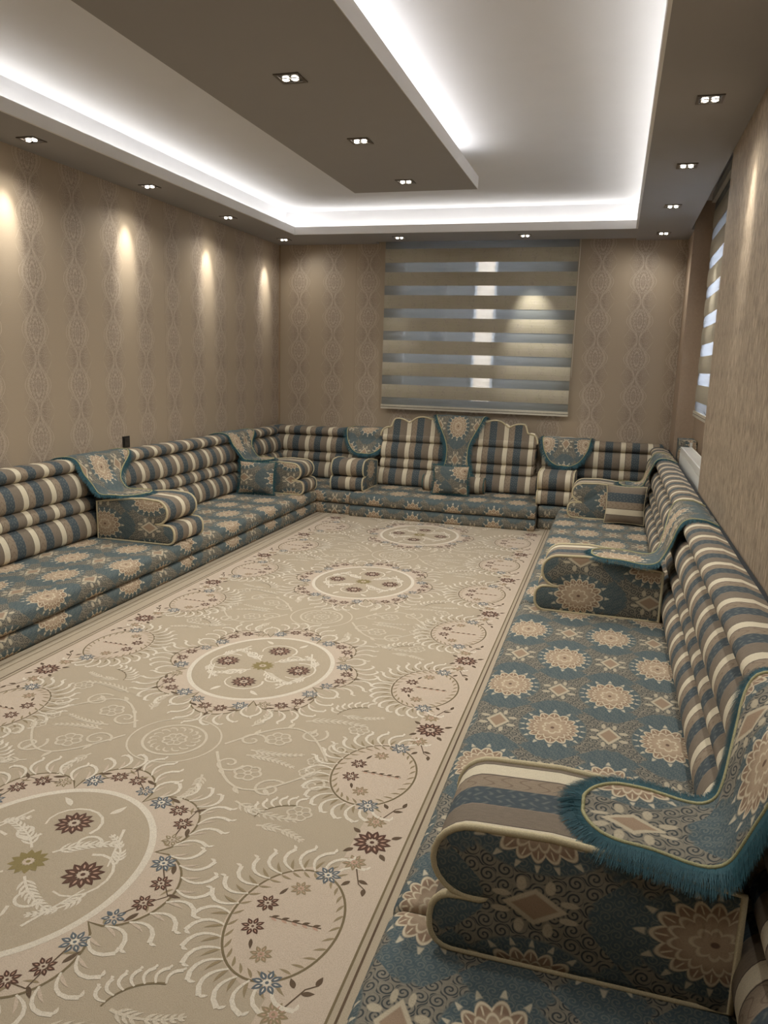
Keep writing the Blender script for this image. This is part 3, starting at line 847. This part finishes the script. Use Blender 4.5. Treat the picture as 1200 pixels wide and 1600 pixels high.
# --- throws
def sstep(t): t = max(0, min(1, t)); return t*t*(3-2*t)
def path_side(fb, ft_, d_tip, arm_rear, ztop=.747):
    za = SEAT+.28
    return smooth_poly([(.012, ztop-.028), (.05, ztop-.008), (ft_*.6, ztop), (ft_+.012, ztop-.006), (ft_+.048, ztop-.05), (ft_+.068, ztop-.11), (fb+.030, za+.065), (fb+.055, za+.024), (fb+.10, za+.012), (fb+.22, za+.014), (d_tip-.06, za+.017), (d_tip, za+.016)], 2)
def side_throw(origin, rz, near_y, sgn, fb, ft_, d_tip, label, dens, frl, top_w=.60, arm_w=.27, width=.0016, uo=0, vo=0, seed=5):
    """near_y: local y of the edge kept in line with the armrest's near side; sgn: direction from it to the far side"""
    def half(s):
        h = top_w/2+(arm_w/2-top_w/2)*sstep((s-.22)/.38)
        if s > .86: h *= math.sqrt(max(.02, 1-((s-.86)/.145)**2))
        return h
    def center(s): 
        h = top_w/2+(arm_w/2-top_w/2)*sstep((s-.22)/.38)
        return near_y+sgn*(h + (.03*sstep((s-.6)/.3)))
    return throw(origin, rz, path_side(fb, ft_, d_tip, 0), center, half, label, uo, vo, frl, dens, seed=seed, width=width)
o, rz = RW(1.40); side_throw(o, rz, 0.0, -1, .20, .14, .51, 'blue-grey damask throw with teal fringe over the foreground armrest', 4200, .068, .44, .22, .0011, uo=.10, vo=-.21)
o, rz = RW(3.80); side_throw(o, rz, 0.04, -1, .20, .14, .56, 'blue-grey damask throw over the armrest in the middle of right sofa', 1500, .05, .56, .22, .0016, uo=.05, vo=.1, seed=6)
o, rz = RW(6.34); side_throw(o, rz, 0.0, -1, .20, .14, .42, 'blue-grey damask throw over the farthest right armrest', 800, .05, .46, .26, .0022, uo=.0, vo=.0, seed=7)
o, rz = LW(4.30); side_throw(o, rz, -.03, 1, .305, .19, .60, 'blue-grey damask throw over the middle left armrest, teal fringed edges', 1100, .05, .60, .30, .0020, uo=.02, vo=.05, seed=8)
o, rz = LW(6.36); side_throw(o, rz, 0.0, 1, .305, .19, .56, 'blue-grey damask throw over the farthest left armrest', 700, .05, .56, .28, .0024, uo=.10, vo=.05, seed=9)
def path_back(fb, ft_, zt=.752, zend=.515, back=.02):
    return smooth_poly([(back, zt-.02), (back+.06, zt-.004), (ft_*.7, zt), (ft_+.01, zt-.004), (ft_+.045, zt-.04), (ft_+.065, zt-.10), (ft_+.085, (zt+zend)/2), (fb+.05, zend+.03), (fb+.08, zend)], 2)
def u_half(w):
    return lambda s: (w/2)*(1 if s < .5 else math.sqrt(max(.05, 1-((s-.5)/.52)**2)))
o, rz = BW(-2.36); throw(o, rz, path_back(.46, .36), lambda s: 0.0, u_half(.46), 'rounded blue-grey damask throw left of the crowned seat', .0, -.30, .05, 800, seed=21, width=.0024)
o, rz = BW(-.40); throw(o, rz, path_back(.46, .36), lambda s: 0.0, u_half(.44), 'rounded blue-grey damask throw right of the crowned seat', .182, -.40, .05, 800, seed=22, width=.0024)
o, rz = BW(-1.42); throw(o, rz, smooth_poly([(.25, .89), (.32, .925), (.42, .926), (.465, .91), (.49, .86), (.52, .75), (.565, .65), (.585, .55), (.61, .45), (.625, .34)], 2), lambda s: .02*s, lambda s: .235-.135*sstep((s-.18)/.5)+.04*sstep((s-.75)/.25), 'blue-grey damask throw hanging down the middle of the crowned seat', .182, .02, .05, 800, seed=23, width=.0024)

# --- cushions and bolster
pillow((-3.00, 6.285, SEAT+.008), (-.20, 0, .12), .33, .29, .13, M['damask'], 'fringed blue-grey damask cushion leaning by the farthest left armrest', fringe=True, uo=.04, vo=.1)
pillow((-1.39, 7.03, SEAT+.008), (-.18, 0, .06), .33, .27, .13, M['damask'], 'small blue-grey damask cushion before the bolster on the crowned seat', fringe=True, uo=-.04, vo=.2)
pillow((.150, 6.245, SEAT+.008), (-.16, 0, -.05), .30, .30, .12, M['stripe'], 'striped cushion with horizontal bands on the far right mattress', uo=0, vo=-.07, swap=True)
bo = empty('bolster', (-1.395, 7.235, SEAT+.080), 0, 'round striped bolster lying behind the damask cushion on the crowned seat', 'bolster')
mb = MB(); n = 20; prof = [(-.30, .001), (-.30, .055), (-.292, .070), (-.28, .076)]+[(-.24+.06*i, .078) for i in range(9)]+[(.28, .076), (.292, .070), (.30, .055), (.30, .001)]
for x, r in prof:
    for k in range(n): mb.v.append((x, r*math.cos(2*PI*k/n), r*math.sin(2*PI*k/n)))
for i in range(len(prof)-1):
    for k in range(n):
        a, b = i*n+k, i*n+(k+1) % n
        mb.face([a, b, b+n, a+n], [(k*.025, prof[i][0]+.03), (k*.025+.025, prof[i][0]+.03), (k*.025+.025, prof[i+1][0]+.03), (k*.025, prof[i+1][0]+.03)])
smooth_angle(mb.build('cover', M['stripe'], bo, smooth=True), 50)
for s in (-1, 1):
    t = MB(); t.tube([(s*.292, .072*math.cos(2*PI*k/24), .072*math.sin(2*PI*k/24)) for k in range(24)], .005, closed=True, seg=5); t.build('piping', M['teal_edge'], bo, smooth=True)
# patterned block at the end of the radiator
bk = empty('cushion_block', (.628, 7.09, .58), 0, 'small grey patterned block with white tag at the far end of the radiator', 'cushion')
loop = rrect(-.07, .0, .07, .265, .02); mb = sweep(loop, -.14, .14, .012, .1, .1, .1)
smooth_angle(mb.build('cover', M['damask'], bk, smooth=True), 50)
MB().box((.01, -.1425, .14), (.03, -.1405, .25)).build('tag', M['enamel'], bk)
MB().box((-.06, -.12, -.58), (.06, .12, 0)).build('stand', M['darkcloth'], bk)

# ================================================================== carpet
CX, CY0, CP = -1.46, 1.605, 1.525
def mat_carpet():
    m, b = newmat('cream_carpet_pile', .95, .1)
    s, x, y, z = coord('Object'); f1 = noise(s, 420, 2); f2 = noise(s, 5, 2)
    a = N.nt.nodes.new('ShaderNodeVertexColor'); a.layer_name = 'motif_colour'; c = N(a.outputs[0])
    c2 = mix(c, (110, 96, 74), below(f1, .46, .3)*.30); setcol(b, mix(c2, (196, 178, 150), f2*.15)); bump(b, f1, .5, .002)
    b.inputs['Sheen Weight'].default_value = .2
    return m
M['carpet'] = mat_carpet()
C_FIELD, C_LIGHT, C_CREAM = lin((184, 170, 148)), lin((206, 189, 170)), lin((228, 219, 202))
C_RED, C_BLUE, C_OLIVE, C_BROWN, C_LINE, C_PINK, C_MUTE = lin((70, 28, 24)), lin((78, 96, 110)), lin((140, 126, 78)), lin((84, 64, 48)), lin((116, 102, 74)), lin((196, 160, 140)), lin((150, 134, 104))
Z0 = .012
RZ = .35
class D2:   # flat drawing in raised pile
    def __init__(s): s.mb = MB(); s.k = 1.0; s.j = 0
    def zz(s, z): s.j = (s.j+1) % 97; return Z0+(z-Z0)*RZ+s.j*3e-6+.0001
    def fill(s, pts, c, z):
        n = len(pts); ar = sum(pts[i][0]*pts[(i+1) % n][1]-pts[(i+1) % n][0]*pts[i][1] for i in range(n))
        if ar < 0: pts = pts[::-1]
        s.mb.poly([(p[0], p[1], s.zz(z)) for p in pts], None, 0, c)
    def fan(s, cx, cy, pts, c, z):
        z = s.zz(z); b = len(s.mb.v); s.mb.v.append((cx, cy, z)); s.mb.v += [(p[0], p[1], z) for p in pts]; n = len(pts)
        for i in range(n): s.mb.face([b, b+1+i, b+1+(i+1) % n], None, 0, c)
    def up(s, q, c):
        V = s.mb.v; ar = sum(V[q[i]][0]*V[q[(i+1) % 4]][1]-V[q[(i+1) % 4]][0]*V[q[i]][1] for i in range(4))
        s.mb.face(q if ar >= 0 else q[::-1], None, 0, c)
    def stroke(s, pts, w0, w1, c, z, closed=False):
        z = s.zz(z); n = len(pts); b = len(s.mb.v)
        for i, p in enumerate(pts):
            a = pts[(i-1) % n] if closed or i > 0 else p; q = pts[(i+1) % n] if closed or i < n-1 else p
            tx, ty = q[0]-a[0], q[1]-a[1]; L = math.hypot(tx, ty) or 1; w = (w0+(w1-w0)*i/max(1, n-1))/2*s.k
            s.mb.v += [(p[0]-ty/L*w, p[1]+tx/L*w, z), (p[0]+ty/L*w, p[1]-tx/L*w, z)]
        for i in range(n if closed else n-1):
            k = (i+1) % n; s.up([b+2*i, b+2*i+1, b+2*k+1, b+2*k], c)
    def leaf(s, x, y, a, L, w, c, z, bend=0):
        l, r = [], []; n = 6
        for i in range(n+1):
            t = i/n; aa = a+bend*t; px = x+L*t*math.cos(a+bend*t*.5); py = y+L*t*math.sin(a+bend*t*.5); h = w/2*math.sin(PI*min(1, t**.8*1.0))*1.0
            l.append((px-math.sin(aa)*h, py+math.cos(aa)*h)); r.append((px+math.sin(aa)*h, py-math.cos(aa)*h))
        z = s.zz(z); b = len(s.mb.v)
        for p, q in zip(l, r): s.mb.v += [(p[0], p[1], z), (q[0], q[1], z)]
        for i in range(n): s.up([b+2*i, b+2*i+1, b+2*i+3, b+2*i+2], c)
    def hook(s, x, y, a, L, c, z, w=.009, bend=.9):   # outlined curling leaf
        pts = []
        for i in range(7):
            t = i/6; pts.append((x+L*t*math.cos(a+bend*t*t), y+L*t*math.sin(a+bend*t*t)))
        s.stroke(pts, w*.5, w*1.25, c, z); ex, ey = pts[-1]; aa = a+bend*2.2
        s.leaf(ex, ey, aa+1.0, L*.22, w*.9, c, z, .6)
    def flower(s, x, y, r, c, z, n=8, core=C_CREAM, ring=C_CREAM, rot=0):
        for i in range(n):
            a = rot+2*PI*i/n
            s.leaf(x+r*.28*math.cos(a), y+r*.28*math.sin(a), a, r*.78, r*.42, c, z)
            s.leaf(x+r*.45*math.cos(a), y+r*.45*math.sin(a), a, r*.36, r*.10, ring, z+.0005)
        s.fan(x, y, [(x+r*.30*math.cos(2*PI*i/10), y+r*.30*math.sin(2*PI*i/10)) for i in range(10)], core, z+.0004)
        s.fan(x, y, [(x+r*.13*math.cos(2*PI*i/8), y+r*.13*math.sin(2*PI*i/8)) for i in range(8)], c, z+.0007)
    def outline_flower(s, x, y, r, c, z, n=6):
        pts = [(x+r*(.78+.22*abs(math.cos(a*n/2)))*math.cos(a), y+r*(.78+.22*abs(math.cos(a*n/2)))*math.sin(a)) for a in [2*PI*i/36 for i in range(36)]]
        s.stroke(pts, r*.16, r*.16, c, z, True); s.stroke([(x+r*.25*math.cos(2*PI*i/10), y+r*.25*math.sin(2*PI*i/10)) for i in range(10)], r*.13, r*.13, c, z, True)
        for i in range(n): a = 2*PI*(i+.5)/n; s.stroke([(x+r*.3*math.cos(a), y+r*.3*math.sin(a)), (x+r*.7*math.cos(a), y+r*.7*math.sin(a))], r*.08, r*.08, c, z)
    def spiral(s, x, y, r, c, z, turns=1.6, a0=0, w=.008, sg=1):
        s.stroke([(x+r*(1-t)*math.cos(a0+sg*t*turns*2*PI), y+r*(1-t)*math.sin(a0+sg*t*turns*2*PI)) for t in [i/26*.92 for i in range(27)]], w, w*.7, c, z)
    def plume(s, x, y, a, L, c, z, n=8, w=.034, bend=.8):   # feathered leaf
        pts = [(x+L*t*math.cos(a+bend*t), y+L*t*math.sin(a+bend*t)) for t in [i/10 for i in range(11)]]
        s.stroke(pts, .008, .004, c, z)
        for i in range(1, n+1):
            t = i/n; k = min(9, int(t*10)); px, py = pts[k]; aa = math.atan2(pts[k+1][1]-py, pts[k+1][0]-px); ll = w*(1.15-.6*t)
            for sg in (1, -1): s.leaf(px, py, aa+sg*.85, ll, .0085, c, z, -sg*.5)
carpet = empty('carpet', (0, 0, 0), 0, 'large cream carpet with floral medallions between the floor sofas', 'carpet')
d = D2(); CXL, CXR, CYA, CYB = -2.60, -.32, .02, 6.90
mb = d.mb
mb.box((CXL, CYA, .001), (CXR, CYB, Z0)); 
for i in range(len(mb.c)): mb.c[i] = C_FIELD
mb.build('pile_base', M['carpet'], carpet, colattr=True)
# border bands and lines
d = D2()
for s in (-1, 1):
    xo = CX+s*1.14; xi = CX+s*.985
    for xa in (.975, .995, 1.06, 1.10): d.stroke([(CX+s*xa, CYA), (CX+s*xa, CYB)], .006, .006, C_LINE if xa != .995 else C_BROWN, Z0+.0012)
d.mb.build('border_lines', M['carpet'], carpet, colattr=True)
# one medallion (shared mesh)
def medallion():
    d = D2(); z = Z0+.0006
    rx, ry = .315, .375
    K = 8
    def lobe(a, base, amp):     # scalloped outer shape
        f_ = abs(math.cos(a*K/2)) ** .6
        return base+amp*f_
    A = [2*PI*i/160 for i in range(160)]
    shape = [((lobe(a, .345, .125))*math.cos(a)*.96, (lobe(a, .345, .125))*math.sin(a)*1.13) for a in A]
    d.fan(0, 0, shape, C_LIGHT, z)
    d.stroke(shape, .0065, .0065, C_LINE, z+.0008, True)
    d.fan(0, 0, [(rx*math.cos(a), ry*math.sin(a)) for a in A], C_FIELD, z+.0004)
    d.stroke([(rx*math.cos(a), ry*math.sin(a)) for a in A], .020, .020, C_CREAM, z+.0010, True)
    # curling leaves round the scallops
    for i in range(64):
        a = 2*PI*(i+.5)/64; f0 = lobe(a, .345, .125)*1.0; px, py = f0*math.cos(a)*.96, f0*math.sin(a)*1.13
        la = (a*K/2) % PI; sg = 1 if la < PI/2 else -1
        dirn = math.atan2(py, px)
        d.hook(px, py, dirn-sg*.6, .098, C_CREAM, z+.0012, .0105, sg*.8); d.leaf(px*1.01, py*1.01, dirn-sg*.2, .05, .009, C_LIGHT, z+.0011, sg*.6)
        if i % 2 == 0: d.leaf(px*.98, py*.98, dirn+PI+sg*.7, .04, .008, C_MUTE, z+.0012, sg*.6)
    # sprays in each lobe
    for k in range(K):
        a = 2*PI*k/K; ex, ey = math.cos(a), math.sin(a)
        P = lambda r, t: (r*math.cos(a+t)*.96, r*math.sin(a+t)*1.13)
        x1, y1 = P(.415, .075); x2, y2 = P(.415, -.10); x3, y3 = P(.385, .26); x4, y4 = P(.385, -.27)
        x5, y5 = P(.455, .0)
        d.stroke([P(.385, .25), P(.425, .08), P(.46, -.01), P(.42, -.10), P(.385, -.26)], .004, .004, C_BROWN, z+.0012)
        d.flower(x1, y1, .030, C_RED, z+.0014, 8, C_LIGHT, C_PINK); d.flower(x2, y2, .030, C_RED, z+.0014, 8, C_LIGHT, C_PINK)
        d.flower(x3, y3, .036, C_BLUE, z+.0014, 8, C_CREAM); d.flower(x4, y4, .030, C_MUTE if k % 2 else C_BLUE, z+.0014, 7, C_LIGHT)
        d.leaf(*P(.43, .16), a+2.0, .05, .014, C_BROWN, z+.0013); d.leaf(*P(.43, -.17), a-2.0, .045, .014, C_BROWN, z+.0013)
        d.leaf(x5, y5, a, .04, .012, C_BROWN, z+.0013)
    # inner flowers and plumes
    for sx in (-1, 1):
        d.flower(sx*.178, .0, .055, C_RED, z+.0018, 12, C_LIGHT, C_PINK)
        d.flower(0, sx*.195, .055, C_RED, z+.0018, 12, C_LIGHT, C_PINK)
        for sy in (-1, 1):
            a = math.atan2(sy*.2, sx*.17)
            d.plume(sx*.035, sy*.055, a, .19, C_CREAM, z+.0012, 9, .040, -sx*sy*.35)
            d.spiral(sx*.10, sy*.12, .045, C_CREAM, z+.0012, 1.2, 0, .010, sx*sy)
            d.plume(sx*.235, sy*.065, a+sx*sy*.9, .15, C_CREAM, z+.0012, 8, .030, sx*sy*.5)
            d.stroke([(sx*(.22-.02*t), sy*(.05+.055*t)) for t in range(4)], .005, .009, C_CREAM, z+.0012)
            d.leaf(sx*.07, sy*.27, a, .06, .02, C_CREAM, z+.0012, .5)
        d.stroke([(sx*(.178+.075*math.cos(t)), .09*math.sin(t)) for t in [(-2+.4*i) for i in range(11)]], .006, .010, C_CREAM, z+.0012)
        d.stroke([(.085*math.sin(t), sx*(.195+.075*math.cos(t))) for t in [(-2+.4*i) for i in range(11)]], .006, .010, C_CREAM, z+.0012)
    d.flower(0, 0, .052, C_OLIVE, z+.0018, 12, C_LIGHT, C_OLIVE)
    return d
m0 = medallion().mb.build('medallion', M['carpet'], carpet, colattr=True, fix=False); m0.location = (CX, CY0, 0)
for k in (1, 2, 3):
    c = m0.copy(); COL.objects.link(c); c.parent = carpet; c.location = (CX, CY0+k*CP, 0)
# border unit: pitch .7625, mirrored on the left
def border_unit():
    d = D2(); z = Z0+.0005; p = CP/2
    # light ground with scalloped inner edge; x measured inwards from the outer line (x=0) to negative
    n = 48
    edge = []
    for i in range(n+1):
        t = i/n-.5; yy = t*p; edge.append((-.15-(.205*math.sqrt(max(0, 1-(yy/.235)**2))), yy))
    q = [(.0, -p/2), (.0, p/2)]+edge[::-1]
    d.fill(q, C_LIGHT, z)
    # oval loop
    loop = [(-.205+.142*math.cos(a), .205*math.sin(a)) for a in [2*PI*i/60 for i in range(60)]]
    d.stroke(loop, .0065, .0065, C_LINE, z+.001, True)
    for i in range(30):
        a = 2*PI*(i+.5)/30; px, py = -.205+.142*math.cos(a), .205*math.sin(a)
        if math.cos(a) < .55:
            dr = math.atan2(math.sin(a)/.205, math.cos(a)/.142); sg = 1 if math.sin(a) > 0 else -1
            d.hook(px, py, dr+sg*.55, .098, C_CREAM, z+.0012, .0105, -sg*.8); d.leaf(px*1.01, py*1.01, dr, .05, .009, C_MUTE, z+.0009, -sg*.5)
        d.leaf(px*.99-.002, py*.97, math.atan2(-math.sin(a), -math.cos(a))+.5, .035, .008, C_MUTE, z+.001, .4)
    for t in (0, 1):
        s = 1 if t else -1
        d.flower(-.165, s*.200, .036, C_BLUE, z+.0014, 8)
    d.flower(-.275, .045, .030, C_RED, z+.0014, 8, C_LIGHT, C_PINK); d.flower(-.275, -.045, .030, C_RED, z+.0014, 8, C_LIGHT, C_PINK)
    d.flower(-.215, .125, .028, C_MUTE, z+.0014, 8, C_PINK, C_PINK); d.flower(-.215, -.125, .028, C_MUTE, z+.0014, 8, C_PINK, C_PINK)
    for k in range(5): d.leaf(-.245+.028*k, 0, .5, .022, .009, C_BROWN, z+.0012); d.leaf(-.245+.028*k, 0, -.5, .022, .009, C_PINK, z+.0012)
    d.stroke([(-.25, .0), (-.11, 0)], .003, .003, C_BROWN, z+.0012)
    d.leaf(-.26, .085, 1.2, .035, .010, C_BROWN, z+.0013); d.leaf(-.26, -.085, -1.2, .035, .010, C_BROWN, z+.0013)
    # corner flower cluster at the joints
    for s in (-1, 1):
        pass
    y = p/2
    d.flower(-.095, y, .055, C_RED, z+.0016, 12, C_LIGHT, C_PINK)
    for a in (.6, 2.5, 3.9, 5.4): d.leaf(-.095+.06*math.cos(a), y+.06*math.sin(a), a, .035, .016, C_BROWN, z+.0013)
    for s in (-1, 1):
        d.flower(-.115, y-s*.105, .034, C_MUTE, z+.0014, 9, C_PINK, C_PINK)
        d.stroke([(-.10, y-s*.13), (-.075, y-s*.19), (-.05, y-s*.21)], .004, .003, C_BROWN, z+.0013)
        for a, (lx, ly) in zip((.3, 1.4, 2.2), ((-.08, y-s*.175), (-.055, y-s*.205), (-.10, y-s*.185))): d.leaf(lx, ly, -s*a, .032, .014, C_BROWN, z+.0013)
    # inner scroll between loops
    d.stroke([(-.36+.12*math.cos(a), y+.11*math.sin(a)) for a in [PI*.55+.12*i for i in range(12)]], .0065, .004, C_LINE, z+.001)
    for i in range(7):
        a = PI*.55+.2*i; d.hook(-.36+.12*math.cos(a), y+.11*math.sin(a), a+.3, .05, C_CREAM, z+.0012, .009, -.8)
    return d
u0 = border_unit().mb.build('border_motif', M['carpet'], carpet, colattr=True, fix=False)
first = True
for s in (1, -1):
    for k in range(-2, 7):
        o_ = u0 if first else u0.copy()
        if not first: COL.objects.link(o_); o_.parent = carpet
        first = False
        o_.location = (CX+s*.975, CY0+k*CP/2+.01, 0)
        if s < 0: o_.scale = (-1, 1, 1)
# field scrolls between medallions (shared mesh)
def field_unit():
    d = D2(); d.k = 1.15; CC = C_CREAM; C_CREAM_ = lin((214, 203, 183)); z = Z0+.0007; y0 = CP/2
    # small round rosette between medallions
    d.outline_flower(0, y0, .045, C_CREAM_, z+.001, 8)
    d.stroke([(.115*math.cos(a), y0+.115*math.sin(a)) for a in [2*PI*i/40 for i in range(40)]], .009, .009, C_CREAM_, z+.001, True)
    for i in range(16): a = 2*PI*i/16; d.hook(.065*math.cos(a), y0+.065*math.sin(a), a, .035, C_CREAM_, z+.001, .007, .8)
    d.stroke([(.17*math.cos(a), y0+.17*math.sin(a)) for a in [2*PI*i/48 for i in range(48)]], .006, .006, C_CREAM_, z+.001, True)
    for sx in (-1, 1):
        for sy in (-1, 1):
            Y = lambda v: y0+sy*v
            d.outline_flower(sx*.36, Y(.13), .048, C_CREAM_, z+.001)
            d.outline_flower(sx*.62, Y(.30), .040, C_CREAM_, z+.001)
            d.outline_flower(sx*.55, Y(.02) if sy > 0 else Y(.06), .030, C_CREAM_, z+.001)
            d.spiral(sx*.27, Y(.09), .055, C_CREAM_, z+.001, 1.5, 0, .009, sx*sy)
            d.spiral(sx*.47, Y(.20), .06, C_CREAM_, z+.001, 1.5, 1, .009, -sx*sy)
            d.spiral(sx*.60, Y(.13), .045, C_CREAM_, z+.001, 1.4, 2, .008, sx*sy)
            pts = [(sx*(.19+.40*t), Y(.03+.20*math.sin(t*PI))) for t in [i/12 for i in range(13)]]
            d.stroke(pts, .009, .007, C_CREAM_, z+.001)
            d.plume(sx*.40, Y(.30), (.5 if sx > 0 else PI-.5)*sy, .24, C_CREAM_, z+.001, 10, .040, -sx*sy*.35); d.plume(sx*.52, Y(.40), (-.2 if sx > 0 else PI+.2)*sy, .17, C_CREAM_, z+.001, 8, .034, sx*sy*.4); d.plume(sx*.30, Y(.02), (-.15 if sx > 0 else PI+.15)*sy, .20, C_CREAM_, z+.001, 9, .032, sx*sy*.3)
            d.plume(sx*.22, Y(.19), (2.0 if sx < 0 else PI-2.0)*sy, .17, C_CREAM_, z+.001, 8, .034, sx*sy*.4)
            for t in (.2, .45, .7):
                k = int(t*12); px, py = pts[k]; d.leaf(px, py, (1.1 if sx > 0 else PI-1.1)*sy, .05, .018, C_CREAM_, z+.001, .6)
    return d
f0 = field_unit().mb.build('field_scroll', M['carpet'], carpet, colattr=True, fix=False); f0.location = (CX, CY0, 0)
for k in (-1, 1, 2):
    c = f0.copy(); COL.objects.link(c); c.parent = carpet; c.location = (CX, CY0+k*CP, 0)
for ch in list(carpet.children):
    if ch.name.startswith(('field_scroll', 'border_motif', 'medallion', 'border_lines')): ch['kind'] = 'stuff' if ch.name.startswith('field') else ch.get('kind', 'thing')
